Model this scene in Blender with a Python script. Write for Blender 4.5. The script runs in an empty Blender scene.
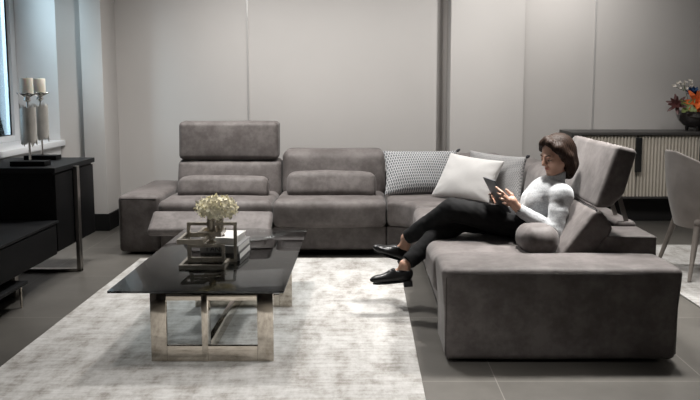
import bpy, bmesh, math, random
import numpy as np
from mathutils import Vector, Matrix, Euler
random.seed(4)
S = bpy.context.scene
COL = S.collection
R = math.radians

# ------------------------------------------------------------------ camera
cam_d = bpy.data.cameras.new('camera')
cam = bpy.data.objects.new('camera', cam_d); COL.objects.link(cam)
cam.location = (0, 0, 1.4)
cam.rotation_euler = (R(90) - math.atan(85 / 760), 0, 0)
cam_d.sensor_width = 36; cam_d.lens = 36 * 760 / 700
cam_d.shift_x = -14 / 700; cam_d.shift_y = -30 / 700
cam_d.clip_start = .05
S.camera = cam
# ------------------------------------------------------------------ world, lights, exposure
W = bpy.data.worlds.new('world'); S.world = W; W.use_nodes = True
wb = W.node_tree.nodes['Background']
wb.inputs[0].default_value = (.62, .82, 1, 1); wb.inputs[1].default_value = 1.15
S.view_settings.view_transform = 'Standard'; S.view_settings.look = 'None'
S.view_settings.exposure = 0.0; S.view_settings.gamma = 1
def area(name, loc, target, size, watts, col=(1, .972, .938), spread=120, shape='DISK', sy=None):
    d = bpy.data.lights.new(name, 'AREA'); d.shape = shape; d.size = size
    if sy: d.size_y = sy
    d.energy = watts; d.color = col; d.spread = R(spread)
    o = bpy.data.objects.new(name, d); COL.objects.link(o); o.location = loc
    o.rotation_euler = (Vector(target) - Vector(loc)).to_track_quat('-Z', 'Y').to_euler()
    return o
area('ceiling_lamp_or_fill', (-.80, 6.0, 2.95), (-.80, 4.8, 0), .28, 29, spread=98)
area('ceiling_lamp_or_fill', (1.80, 4.60, 2.95), (1.15, 4.1, 0), .28, 27, spread=90)
area('ceiling_lamp_or_fill', (.95, 4.75, 2.95), (1.0, 4.6, 0), .28, 20, spread=66)  # second lamp added to relight the seated woman's front
area('ceiling_lamp_or_fill', (-1.25, 6.02, 2.95), (-1.25, 6.9, .75), .28, 27, spread=122)
area('ceiling_lamp_or_fill', (-.1, 6.05, 2.95), (-.1, 6.9, .75), .28, 15, spread=122)
area('ceiling_lamp_or_fill', (-2.05, 6.5, 2.95), (-2.2, 6.2, 0), .28, 9, spread=80)
area('ceiling_lamp_or_fill', (.20, 6.5, 2.95), (.25, 7.6, 1.6), .28, 1.5, spread=160)  # faint washer added to lift the back wall
area('ceiling_lamp_or_fill', (1.25, 5.9, 2.95), (1.2, 7.4, 1.4), .28, 19, spread=120)  # added to brighten the column
area('ceiling_lamp_or_fill', (2.15, 7.2, 2.95), (2.1, 8.2, 1.5), .28, 15, spread=150)  # washer added to brighten the recessed wall on the right
area('ceiling_lamp_or_fill', (-1.5, 4.3, 2.95), (-1.3, 4.0, 0), .30, 6, spread=80)
area('ceiling_lamp_or_fill', (.95, 5.6, 2.95), (.95, 5.7, 0), .30, 10, spread=90)
area('ceiling_lamp_or_fill', (2.9, 6.2, 2.95), (2.7, 6.1, 0), .30, 18, spread=110)
area('ceiling_lamp_or_fill', (-.3, 1.6, 2.95), (-.2, 1.75, 0), .40, 44, spread=80)  # unseen lamp added to light the floor mirrored in the table frames
area('front_fill', (.6, -.6, 2.96), (.6, -.6, 0), 1.8, 8, col=(1, .97, .94), spread=170, shape='RECTANGLE', sy=1.2)  # unseen panel added as weak fill from the front
area('window_daylight', (-3.52, 6.45, 1.9), (-3.06, 7.2, 1.4), .7, 9, col=(.66, .88, 1), spread=60, shape='RECTANGLE', sy=1.6)

# ------------------------------------------------------------------ materials
def newmat(name):
    m = bpy.data.materials.new(name); m.use_nodes = True
    nt = m.node_tree; b = nt.nodes['Principled BSDF']
    return m, nt, b
def N(nt, t, **kw):
    n = nt.nodes.new(t)
    for k, v in kw.items():
        if k in n.inputs: n.inputs[k].default_value = v
        else: setattr(n, k, v)
    return n
def L(nt, a, b): nt.links.new(a, b)
def coords(nt, kind='Object', scale=(1, 1, 1), rot=(0, 0, 0)):
    t = N(nt, 'ShaderNodeTexCoord'); mp = N(nt, 'ShaderNodeMapping')
    mp.inputs['Scale'].default_value = scale; mp.inputs['Rotation'].default_value = rot
    L(nt, t.outputs[kind], mp.inputs[0]); return mp.outputs[0]
def noise(nt, vec, scale, detail=4, rough=.55):
    n = N(nt, 'ShaderNodeTexNoise'); n.inputs['Scale'].default_value = scale
    n.inputs['Detail'].default_value = detail; n.inputs['Roughness'].default_value = rough
    L(nt, vec, n.inputs['Vector']); return n.outputs[0]
def ramp(nt, fac, stops):
    r = N(nt, 'ShaderNodeValToRGB'); e = r.color_ramp.elements
    while len(e) < len(stops): e.new(.5)
    for i, (p, c) in enumerate(stops):
        e[i].position = p; e[i].color = (*c, 1)
    L(nt, fac, r.inputs[0]); return r.outputs[0]
def bump(nt, b, h, strength, dist=.01):
    n = N(nt, 'ShaderNodeBump'); n.inputs['Strength'].default_value = strength
    n.inputs['Distance'].default_value = dist
    L(nt, h, n.inputs['Height']); L(nt, n.outputs[0], b.inputs['Normal'])
def simple(name, col, rough=.5, metal=0, var=.0, vscale=6, bmp=0, bscale=60, coat=0, spec=.5, sheen=0):
    m, nt, b = newmat(name)
    b.inputs['Base Color'].default_value = (*col, 1)
    b.inputs['Roughness'].default_value = rough; b.inputs['Metallic'].default_value = metal
    b.inputs['Coat Weight'].default_value = coat; b.inputs['Specular IOR Level'].default_value = spec
    b.inputs['Sheen Weight'].default_value = sheen
    v = coords(nt)
    if var:
        c = [max(0, x * (1 - var)) for x in col]; d = [min(1, x * (1 + var)) for x in col]
        L(nt, ramp(nt, noise(nt, v, vscale), [(.3, c), (.7, d)]), b.inputs['Base Color'])
    if bmp: bump(nt, b, noise(nt, v, bscale, 3), bmp, .004)
    return m
M = {}
M['wall'] = simple('wall_paint', (.50, .481, .464), .55, var=.02, vscale=1.5, bmp=.03, bscale=160)
M['wall_white'] = simple('white_wall_paint', (.72, .72, .72), .6, var=.015, bmp=.03, bscale=160)
M['ceiling'] = simple('ceiling_paint', (.28, .27, .265), .8, var=.02)
M['wall_dim'] = simple('grey_wall_paint', (.32, .31, .30), .8, var=.02)
M['black_trim'] = simple('black_trim', (.006, .006, .006), .5, var=.1, spec=.15)
M['strip'] = simple('panel_joint_strip', (.50, .49, .48), .35, metal=.3, var=.02)
M['black'] = simple('black_lacquer', (.0045, .0045, .005), .55, var=.15, vscale=20, spec=.10)
M['black_top'] = simple('black_oak_top', (.0075, .008, .009), .5, var=.2, vscale=12, bmp=.05, bscale=90, spec=.15)
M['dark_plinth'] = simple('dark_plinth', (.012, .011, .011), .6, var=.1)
M['chrome'] = simple('polished_steel', (.58, .53, .46), .08, metal=1, var=.03, vscale=9)
M['steel_dull'] = simple('brushed_steel', (.42, .40, .38), .3, metal=1, var=.05, vscale=20)
M['bronze'] = simple('aged_nickel', (.50, .455, .39), .26, metal=.75, var=.25, vscale=25)
M['silver'] = simple('silver', (.80, .78, .75), .16, metal=1, var=.05)
M['bark'] = simple('silvered_bark', (.62, .60, .56), .38, metal=.45, var=.10, vscale=14, bmp=.5, bscale=60)
M['candle'] = simple('candle_wax', (.90, .87, .76), .5, var=.03); M['candle'].node_tree.nodes['Principled BSDF'].inputs['Subsurface Weight'].default_value = .2
M['white_frame'] = simple('white_frame', (.78, .80, .82), .4, var=.01)
M['handle'] = simple('black_handle', (.012, .012, .012), .35, var=.1)
M['seam'] = simple('seam_thread', (.060, .052, .048), .8, var=.1)

def sofa_mat():
    m, nt, b = newmat('sofa_nubuck'); v = coords(nt)
    n1 = noise(nt, v, 7, 6, .62); n2 = noise(nt, v, 30, 4)
    mx = N(nt, 'ShaderNodeMath', operation='MULTIPLY_ADD'); L(nt, n2, mx.inputs[0]); mx.inputs[1].default_value = .35
    L(nt, n1, mx.inputs[2])
    L(nt, ramp(nt, mx.outputs[0], [(.42, (.076, .065, .061)), (.62, (.104, .091, .087)), (.82, (.150, .134, .129))]), b.inputs['Base Color'])
    b.inputs['Roughness'].default_value = .62; b.inputs['Specular IOR Level'].default_value = .35
    b.inputs['Sheen Weight'].default_value = .14; b.inputs['Sheen Roughness'].default_value = .4
    bump(nt, b, n2, .12, .006); return m
M['sofa'] = sofa_mat()
def floor_mat():
    m, nt, b = newmat('floor_tiles'); t = N(nt, 'ShaderNodeTexCoord'); mp = N(nt, 'ShaderNodeMapping')
    mp.inputs['Location'].default_value = (-.63 + 8, -3.48 + 12, 0); L(nt, t.outputs['Object'], mp.inputs[0])
    br = N(nt, 'ShaderNodeTexBrick'); br.offset = 0; br.squash = 1
    br.inputs['Scale'].default_value = 1; br.inputs['Brick Width'].default_value = 1.0; br.inputs['Row Height'].default_value = 1.0
    br.inputs['Mortar Size'].default_value = .0028; br.inputs['Mortar Smooth'].default_value = .2
    br.inputs['Color1'].default_value = (.9, .9, .9, 1); br.inputs['Color2'].default_value = (1.05, 1.04, 1.03, 1); br.inputs['Mortar'].default_value = (2.0, 2.0, 2.0, 1)
    L(nt, mp.outputs[0], br.inputs['Vector'])
    c = ramp(nt, noise(nt, t.outputs['Object'], 2.6, 8, .65), [(.3, (.105, .099, .089)), (.7, (.155, .146, .132))])
    mx = N(nt, 'ShaderNodeMix', data_type='RGBA', blend_type='MULTIPLY'); mx.inputs[0].default_value = 1
    L(nt, c, mx.inputs[6]); L(nt, br.outputs['Color'], mx.inputs[7]); L(nt, mx.outputs[2], b.inputs['Base Color'])
    b.inputs['Roughness'].default_value = .42
    bump(nt, b, noise(nt, t.outputs['Object'], 40, 3), .04, .003); return m
M['floor'] = floor_mat()
def rug_mat(name='rug_pile'):
    m, nt, b = newmat(name); v = coords(nt)
    vs = coords(nt, scale=(1, .45, 1)); vx = coords(nt, scale=(.35, 2.2, 1))
    a = noise(nt, vs, 7.5, 10, .78); s = noise(nt, vx, 16, 5, .7)
    mx = N(nt, 'ShaderNodeMath', operation='MULTIPLY_ADD'); L(nt, s, mx.inputs[0]); mx.inputs[1].default_value = .45
    L(nt, a, mx.inputs[2])
    L(nt, ramp(nt, mx.outputs[0], [(.58, (.24, .224, .204)), (.67, (.35, .337, .318)), (.76, (.44, .432, .418)), (.88, (.53, .525, .51))]), b.inputs['Base Color'])
    b.inputs['Roughness'].default_value = .9; b.inputs['Specular IOR Level'].default_value = .15
    b.inputs['Sheen Weight'].default_value = .15
    bump(nt, b, noise(nt, vx, 120, 3), .35, .004); return m
M['rug'] = rug_mat()
def glass_mat(name, tint, refl_rough=.03, ior=1.5):
    m, nt, b = newmat(name); nt.nodes.remove(b); out = nt.nodes['Material Output']
    fr = N(nt, 'ShaderNodeFresnel'); fr.inputs[0].default_value = ior
    tr = N(nt, 'ShaderNodeBsdfTransparent'); tr.inputs[0].default_value = (*tint, 1)
    gl = N(nt, 'ShaderNodeBsdfGlossy'); gl.inputs['Roughness'].default_value = refl_rough
    v = coords(nt); n = noise(nt, v, 3)
    mr = N(nt, 'ShaderNodeMapRange'); mr.inputs[3].default_value = refl_rough; mr.inputs[4].default_value = refl_rough * 1.6
    L(nt, n, mr.inputs[0]); L(nt, mr.outputs[0], gl.inputs['Roughness'])
    mx = N(nt, 'ShaderNodeMixShader'); L(nt, fr.outputs[0], mx.inputs[0]); L(nt, tr.outputs[0], mx.inputs[1]); L(nt, gl.outputs[0], mx.inputs[2])
    L(nt, mx.outputs[0], out.inputs[0]); return m
M['smoked_glass'] = glass_mat('smoked_glass', (.66, .69, .70))
M['window_glass'] = glass_mat('window_glass', (.93, .97, .98))
M['bowl'] = simple('black_glass_bowl', (.016, .012, .011), .07, coat=1, var=.1)

# ------------------------------------------------------------------ object helpers
def tag(o, label=None, cat=None, group=None, kind=None):
    if label: o['label'] = label
    if cat: o['category'] = cat
    if group: o['group'] = group
    if kind: o['kind'] = kind
    return o
def empty(name, loc, label, cat, group=None, rz=0):
    o = bpy.data.objects.new(name, None); COL.objects.link(o); o.location = loc; o.rotation_euler = (0, 0, rz)
    o.empty_display_size = .1
    return tag(o, label, cat, group)
def origin_of(o):
    l = Vector((0, 0, 0)); p = o
    while p: l = l + p.location; p = p.parent
    return l
def link(name, me, mat, parent=None, smooth=True, local=False):
    """world-space mesh -> object; keeps the parent's base as origin"""
    me.materials.append(mat)
    if smooth:
        for p in me.polygons: p.use_smooth = True
    o = bpy.data.objects.new(name, me); COL.objects.link(o)
    if parent:
        o.parent = parent
        if not local: me.transform(Matrix.Translation(-origin_of(parent)))
    return o
def mesh(name, v, f):
    me = bpy.data.meshes.new(name); me.from_pydata([tuple(map(float, x)) for x in v], [], [tuple(map(int, x)) for x in f]); me.update()
    return me
def from_bm(name, bm):
    bmesh.ops.recalc_face_normals(bm, faces=bm.faces)
    me = bpy.data.meshes.new(name); bm.to_mesh(me); bm.free(); return me
def set_sharp(me, ang=35):
    bm = bmesh.new(); bm.from_mesh(me)
    for e in bm.edges:
        if len(e.link_faces) == 2 and e.calc_face_angle(0) > R(ang): e.smooth = False
    bm.to_mesh(me); bm.free()
def add_box(bm, x0, x1, y0, y1, z0, z1, bev=0.0, seg=2):
    b2 = bmesh.new(); bmesh.ops.create_cube(b2, size=1)
    bmesh.ops.scale(b2, vec=(x1 - x0, y1 - y0, z1 - z0), verts=b2.verts)
    if bev: bmesh.ops.bevel(b2, geom=list(b2.edges), offset=bev, segments=seg, affect='EDGES', profile=.6)
    bmesh.ops.translate(b2, vec=((x0 + x1) / 2, (y0 + y1) / 2, (z0 + z1) / 2), verts=b2.verts)
    t = bpy.data.meshes.new('t'); b2.to_mesh(t); b2.free(); bm.from_mesh(t); bpy.data.meshes.remove(t)
def box(name, x0, x1, y0, y1, z0, z1, mat, parent=None, bev=.004, seg=2, kind=None):
    bm = bmesh.new(); add_box(bm, x0, x1, y0, y1, z0, z1, bev, seg)
    me = from_bm(name, bm); set_sharp(me)
    o = link(name, me, mat, parent)
    if kind: o['kind'] = kind
    return o
def tube_data(pts, rad, n=10, closed=False, caps=True):
    pts = [Vector(p) for p in pts]; m = len(pts)
    rad = rad if isinstance(rad, (list, tuple)) else [rad] * m
    V, F = [], []; up = None
    for i, p in enumerate(pts):
        if closed: t = (pts[(i + 1) % m] - pts[i - 1]).normalized()
        else: t = (pts[min(i + 1, m - 1)] - pts[max(i - 1, 0)]).normalized()
        if up is None:
            up = Vector((0, 0, 1)) if abs(t.z) < .9 else Vector((1, 0, 0))
        a = up - t * up.dot(t)
        if a.length < 1e-5: a = t.orthogonal()
        a.normalize(); up = a; b = t.cross(a)
        for k in range(n):
            an = 2 * math.pi * k / n; V.append(p + (a * math.cos(an) + b * math.sin(an)) * rad[i])
    for i in range(m if closed else m - 1):
        j = (i + 1) % m
        for k in range(n):
            F.append((i * n + k, i * n + (k + 1) % n, j * n + (k + 1) % n, j * n + k))
    if caps and not closed:
        F.append(tuple(range(n))[::-1]); F.append(tuple((m - 1) * n + k for k in range(n)))
    return V, F
def merge(parts):
    V, F = [], []
    for v, f in parts:
        o = len(V); V += list(v); F += [tuple(i + o for i in q) for q in f]
    return V, F
def tubes(name, lst, mat, parent=None, n=8, closed=False):
    me = mesh(name, *merge([tube_data(p, r, n, closed) for p, r in lst])); set_sharp(me, 50)
    return link(name, me, mat, parent)
def lathe(prof, n=32, center=(0, 0, 0)):
    V, F = [], []; m = len(prof); cx, cy, cz = center
    for r, z in prof:
        for k in range(n):
            a = 2 * math.pi * k / n; V.append((cx + r * math.cos(a), cy + r * math.sin(a), cz + z))
    for i in range(m - 1):
        for k in range(n):
            F.append((i * n + k, i * n + (k + 1) % n, (i + 1) * n + (k + 1) % n, (i + 1) * n + k))
    F.append(tuple(range(n))[::-1]); F.append(tuple((m - 1) * n + k for k in range(n)))
    return V, F
def bar_data(p, q, w, t, up=(0, 0, 1)):
    """flat bar from p to q, width w along 'up'-ish side, thickness t"""
    p, q = Vector(p), Vector(q); d = (q - p).normalized(); up = Vector(up)
    a = (up - d * up.dot(d)).normalized(); b = d.cross(a)
    V = []
    for c in (p, q):
        for s, u in ((-1, -1), (1, -1), (1, 1), (-1, 1)): V.append(c + a * (s * w / 2) + b * (u * t / 2))
    return V, [(0, 1, 2, 3), (7, 6, 5, 4), (0, 4, 5, 1), (1, 5, 6, 2), (2, 6, 7, 3), (3, 7, 4, 0)]
def fix(me):
    bm = bmesh.new(); bm.from_mesh(me); bmesh.ops.recalc_face_normals(bm, faces=bm.faces); bm.to_mesh(me); bm.free()

def soft_box(cx, cy, cz, sx, sy, sz, r=.04, crown=(0, 0, 0), wav=0.0, deform=None, seg=5, inner=9, seed=0, saddle=0):
    """padded block: rounded box with bulging faces and slight fabric unevenness"""
    h = (sx / 2, sy / 2, sz / 2); r = min(r, min(h) * .98)
    ax = []
    for a in range(3):
        hi = h[a]; e = [-hi + r * k / seg for k in range(seg)]
        mid = [-(hi - r) + 2 * (hi - r) * k / inner for k in range(inner + 1)]
        ax.append(e + mid + [hi - r * (seg - 1 - k) / seg for k in range(seg)])
    idx, V, F = {}, [], []
    def vid(i, j, k):
        if (i, j, k) not in idx:
            idx[(i, j, k)] = len(V); V.append(Vector((ax[0][i], ax[1][j], ax[2][k])))
        return idx[(i, j, k)]
    n = len(ax[0]) - 1
    for s in (0, n):
        for i in range(n):
            for j in range(n):
                q = [vid(s, i, j), vid(s, i + 1, j), vid(s, i + 1, j + 1), vid(s, i, j + 1)]; F.append(q if s else q[::-1])
                q = [vid(i, s, j), vid(i, s, j + 1), vid(i + 1, s, j + 1), vid(i + 1, s, j)]; F.append(q if s else q[::-1])
                q = [vid(i, j, s), vid(i + 1, j, s), vid(i + 1, j + 1, s), vid(i, j + 1, s)]; F.append(q if s else q[::-1])
    out = []
    rs = random.Random(seed); ph = [rs.uniform(0, 6) for _ in range(9)]
    for p in V:
        c = Vector([max(-(h[a] - r), min(h[a] - r, p[a])) for a in range(3)]); d = p - c
        q = c + d.normalized() * r if d.length > 1e-9 else c
        u = [q[a] / h[a] for a in range(3)]
        for a in range(3):
            o1, o2 = (a + 1) % 3, (a + 2) % 3
            q[a] += crown[a] * u[a] * max(0, 1 - u[o1] ** 2) ** .7 * max(0, 1 - u[o2] ** 2) ** .7
        if wav:
            w = math.sin(q.x * 9 + ph[0]) * math.sin(q.y * 11 + ph[1]) + .6 * math.sin(q.x * 23 + q.z * 17 + ph[2]) * math.sin(q.y * 19 + q.z * 13 + ph[3])
            q += (d.normalized() if d.length > 1e-9 else Vector((0, 0, 1))) * w * wav
        if deform: q = deform(q, u)
        out.append(q + Vector((cx, cy, cz)))
    return out, F
def soft(name, x0, x1, y0, y1, z0, z1, mat, parent=None, **kw):
    me = mesh(name, *soft_box((x0 + x1) / 2, (y0 + y1) / 2, (z0 + z1) / 2, x1 - x0, y1 - y0, z1 - z0, **kw))
    return link(name, me, mat, parent)
def prism_soft(name, prof, y0, y1, mat, parent, bev=.03):
    """upholstered block: an XZ outline extruded along Y with rounded edges"""
    bm = bmesh.new(); vs = [bm.verts.new((x, y0, z)) for x, z in prof]; f = bm.faces.new(vs)
    ret = bmesh.ops.extrude_face_region(bm, geom=[f]); nv = [g for g in ret['geom'] if isinstance(g, bmesh.types.BMVert)]
    bmesh.ops.translate(bm, vec=(0, y1 - y0, 0), verts=nv)
    bmesh.ops.recalc_face_normals(bm, faces=bm.faces)
    bmesh.ops.bevel(bm, geom=list(bm.edges), offset=bev, segments=5, affect='EDGES', profile=.55)
    return link(name, from_bm(name, bm), mat, parent)

def pillow_mesh(name, c00, c10, c11, c01, thick, n=26, pinch=.07, seed=0, wr=.006):
    """scatter cushion between four corner points (BL, BR, TR, TL); UV = cloth coordinates"""
    P = [Vector(c) for c in (c00, c10, c11, c01)]
    nrm = ((P[1] - P[0]).cross(P[3] - P[0])).normalized()
    rs = random.Random(seed); ph = [rs.uniform(0, 6.28) for _ in range(8)]
    V, F, UV = [], [], []
    for side in (1, -1):
        base = len(V)
        for j in range(n + 1):
            for i in range(n + 1):
                u, v = -math.cos(math.pi * i / n), -math.cos(math.pi * j / n)
                uu = u * (1 - pinch * (1 - v * v)); vv = v * (1 - pinch * (1 - u * u))
                a, b = (uu + 1) / 2, (vv + 1) / 2
                p = P[0] * (1 - a) * (1 - b) + P[1] * a * (1 - b) + P[2] * a * b + P[3] * (1 - a) * b
                t = (max(0, 1 - u * u) ** .42) * (max(0, 1 - v * v) ** .42)
                edge = max(abs(u), abs(v))
                an = math.atan2(v, u)
                t = t * thick / 2 + wr * math.sin(an * 17 + ph[0] + 2 * math.sin(an * 3 + ph[1])) * edge ** 3 * (1 - edge ** 8) \
                    + wr * .8 * math.sin(u * 4 + ph[2]) * math.sin(v * 5 + ph[3]) * (1 - edge ** 2)
                if edge > .9999: t = 0
                V.append(p + nrm * side * t); UV.append(((u + 1) / 2, (v + 1) / 2))
        for j in range(n):
            for i in range(n):
                q = (base + j * (n + 1) + i, base + j * (n + 1) + i + 1, base + (j + 1) * (n + 1) + i + 1, base + (j + 1) * (n + 1) + i)
                F.append(q if side > 0 else q[::-1])
    me = mesh(name, V, F); uvl = me.uv_layers.new(name='UVMap')
    for lp in me.loops: uvl.data[lp.index].uv = UV[lp.vertex_index]
    bm = bmesh.new(); bm.from_mesh(me); bmesh.ops.remove_doubles(bm, verts=bm.verts, dist=1e-5); bm.to_mesh(me); bm.free()
    return me

# ------------------------------------------------------------------ implicit surfaces (body, clothes, hair)
class SDF:
    def __init__(s, lo, hi, h):
        s.lo = np.array(lo, float); s.h = h
        s.n = np.ceil((np.array(hi) - s.lo) / h).astype(int) + 1
        s.g = np.full(s.n, .25, np.float32)
    def _sub(s, lo, hi):
        a = np.maximum(np.floor((lo - s.lo) / s.h).astype(int), 0); b = np.minimum(np.ceil((hi - s.lo) / s.h).astype(int) + 1, s.n)
        if (a >= b).any(): return None
        ax = [s.lo[i] + s.h * np.arange(a[i], b[i]) for i in range(3)]
        X, Y, Z = np.meshgrid(*ax, indexing='ij'); return tuple(slice(a[i], b[i]) for i in range(3)), X, Y, Z
    def put(s, sl, d, k, mode='u'):
        g = s.g[sl]
        if mode == 'u':
            if k > 0:
                hh = np.maximum(k - np.abs(g - d), 0) / k; s.g[sl] = np.minimum(g, d) - hh * hh * k * .25
            else: s.g[sl] = np.minimum(g, d)
        else:
            d = -d
            if k > 0:
                hh = np.maximum(k - np.abs(g - d), 0) / k; s.g[sl] = np.maximum(g, d) + hh * hh * k * .25
            else: s.g[sl] = np.maximum(g, d)
    def cone(s, p, q, r1, r2, k=.02, mode='u'):
        p, q = np.array(p, float), np.array(q, float); m = max(r1, r2) + k + .03
        o = s._sub(np.minimum(p, q) - m, np.maximum(p, q) + m)
        if o is None: return
        sl, X, Y, Z = o; d = q - p; L2 = max((d * d).sum(), 1e-9)
        t = np.clip(((X - p[0]) * d[0] + (Y - p[1]) * d[1] + (Z - p[2]) * d[2]) / L2, 0, 1)
        dist = np.sqrt((X - p[0] - t * d[0]) ** 2 + (Y - p[1] - t * d[1]) ** 2 + (Z - p[2] - t * d[2]) ** 2) - (r1 + (r2 - r1) * t)
        s.put(sl, dist, k, mode)
    def chain(s, pts, rads, k=.02):
        for i in range(len(pts) - 1): s.cone(pts[i], pts[i + 1], rads[i], rads[i + 1], k)
    def ell(s, c, r, rot=None, k=.02, mode='u'):
        c = np.array(c, float); r = np.array(r, float); m = r.max() + k + .03
        o = s._sub(c - m, c + m)
        if o is None: return
        sl, X, Y, Z = o; X = X - c[0]; Y = Y - c[1]; Z = Z - c[2]
        if rot is not None:
            A = np.array(rot).T      # world -> local
            X, Y, Z = [A[i][0] * X + A[i][1] * Y + A[i][2] * Z for i in range(3)]
        k0 = np.sqrt((X / r[0]) ** 2 + (Y / r[1]) ** 2 + (Z / r[2]) ** 2); k1 = np.sqrt((X / r[0] ** 2) ** 2 + (Y / r[1] ** 2) ** 2 + (Z / r[2] ** 2) ** 2) + 1e-9
        s.put(sl, k0 * (k0 - 1) / k1, k, mode)
    def cut_plane(s, p, nrm, k=.0):
        """removes the side the normal points to"""
        ax = [s.lo[i] + s.h * np.arange(s.n[i]) for i in range(3)]
        X, Y, Z = np.meshgrid(*ax, indexing='ij')
        s.g = np.maximum(s.g, ((X - p[0]) * nrm[0] + (Y - p[1]) * nrm[1] + (Z - p[2]) * nrm[2]).astype(np.float32))
    def cut_at(s, p, nrm, rad):
        """cuts a limb end: removes what lies beyond the plane within rad of p"""
        p = np.array(p, float); nrm = np.array(nrm, float); nrm /= np.linalg.norm(nrm)
        o = s._sub(p - rad, p + rad); sl, X, Y, Z = o
        pl = (X - p[0]) * nrm[0] + (Y - p[1]) * nrm[1] + (Z - p[2]) * nrm[2]
        near = (X - p[0]) ** 2 + (Y - p[1]) ** 2 + (Z - p[2]) ** 2 < rad * rad
        g = s.g[sl]; s.g[sl] = np.where(near, np.maximum(g, pl), g)
    def ripple(s, amp, freq, seed=0, aniso=(1, 1, 1)):
        rs = np.random.RandomState(seed); ax = [s.lo[i] + s.h * np.arange(s.n[i]) for i in range(3)]
        X, Y, Z = np.meshgrid(*ax, indexing='ij'); w = 0
        for i in range(4):
            d = rs.randn(3) * np.array(aniso); d /= np.linalg.norm(d); w = w + np.sin((X * d[0] + Y * d[1] + Z * d[2]) * freq * (1 + .4 * i) + rs.rand() * 6)
        s.g += (amp * w / 4).astype(np.float32)
    def mesh(s, name):
        g = s.g; ins = g < 0; n = g.shape
        c = np.zeros((n[0] - 1, n[1] - 1, n[2] - 1), np.int8)
        for dx in (0, 1):
            for dy in (0, 1):
                for dz in (0, 1): c += ins[dx:n[0] - 1 + dx, dy:n[1] - 1 + dy, dz:n[2] - 1 + dz]
        act = np.argwhere((c > 0) & (c < 8)); vid = -np.ones(c.shape, np.int64); vid[tuple(act.T)] = np.arange(len(act))
        acc = np.zeros((len(act), 3)); cnt = np.zeros(len(act))
        corners = [(a, b, d) for a in (0, 1) for b in (0, 1) for d in (0, 1)]
        for i, a in enumerate(corners):
            for b in corners[i + 1:]:
                if sum(abs(x - y) for x, y in zip(a, b)) != 1: continue
                va = g[tuple((act + a).T)]; vb = g[tuple((act + b).T)]; m = (va < 0) != (vb < 0)
                t = np.where(m, va / np.where(m, va - vb, 1), 0)[:, None]
                acc += m[:, None] * (np.array(a) + t * (np.array(b) - np.array(a))); cnt += m
        V = s.lo + s.h * (act + acc / cnt[:, None]); F = []
        for axis in range(3):
            o = [i for i in range(3) if i != axis]
            hi = [slice(None)] * 3; lo = [slice(None)] * 3
            hi[axis] = slice(1, None); lo[axis] = slice(None, -1)
            e = np.argwhere(ins[tuple(lo)] != ins[tuple(hi)])
            e = e[(e[:, o[0]] > 0) & (e[:, o[1]] > 0) & (e[:, o[0]] < n[o[0]] - 1) & (e[:, o[1]] < n[o[1]] - 1)]
            u = np.zeros(3, int); u[o[0]] = 1; w = np.zeros(3, int); w[o[1]] = 1
            q = np.stack([vid[tuple((e - u - w).T)], vid[tuple((e - w).T)], vid[tuple(e.T)], vid[tuple((e - u).T)]], 1)
            fl = ins[tuple(e.T)] == (axis != 1)
            q[~fl] = q[~fl][:, ::-1]; F.append(q)
        F = np.concatenate(F); F = F[(F >= 0).all(1)]
        me = bpy.data.meshes.new(name); me.from_pydata(V.tolist(), [], F.tolist()); me.update()
        return me
def relax(me, it=2, f=.5):
    bm = bmesh.new(); bm.from_mesh(me)
    for _ in range(it): bmesh.ops.smooth_vert(bm, verts=bm.verts, factor=f, use_axis_x=True, use_axis_y=True, use_axis_z=True)
    bm.to_mesh(me); bm.free(); return me

# ================================================================== THE ROOM
ST = 'structure'
box('floor', -3.6, 5.6, -2.1, 8.5, -.12, 0, M['floor'], bev=0, kind=ST)
box('ceiling', -3.6, 5.6, -2.1, 8.5, 3.0, 3.1, M['ceiling'], bev=0, kind=ST)
# left wall with a deep window recess
def wall_left():
    bm = bmesh.new()
    add_box(bm, -3.3, -2.88, -2.1, 4.6, 0, 3); add_box(bm, -3.3, -2.88, 4.6, 7.2, 0, .83)
    add_box(bm, -3.3, -2.88, 4.6, 7.2, 2.7, 3); add_box(bm, -3.3, -2.88, 7.2, 7.85, 0, 3)
    o = link('wall_left', from_bm('wall_left', bm), M['wall_white'], smooth=False); o['kind'] = ST
wall_left()
box('trim_1', -3.3, -2.84, 4.6, 7.215, .83, .88, M['white_frame'], kind=ST)           # sill
def window():
    bm = bmesh.new(); x0, x1 = -3.34, -3.26
    for y in (4.6, 5.85, 7.1): add_box(bm, x0, x1, y, y + .1, .88, 2.7, .008)
    for z, z_ in ((.88, .935), (2.6, 2.7)): add_box(bm, x0, x1, 4.7, 7.1, z, z_, .008)
    me = from_bm('window_1', bm); set_sharp(me); o = link('window_1', me, M['white_frame']); o['kind'] = ST
    for y in (4.7, 5.95): box('pane', -3.306, -3.298, y, y + 1.15, .935, 2.6, M['window_glass'], o, bev=0)
    g = bmesh.new()
    for y0, y1 in ((4.7, 5.85), (5.95, 7.1)):
        add_box(g, -3.298, -3.290, y0, y0 + .006, .935, 2.6); add_box(g, -3.298, -3.290, y1 - .006, y1, .935, 2.6)
        add_box(g, -3.298, -3.290, y0, y1, .935, .941)
    link('gasket', from_bm('gasket', g), M['black_trim'], o, smooth=False)
window()
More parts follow.
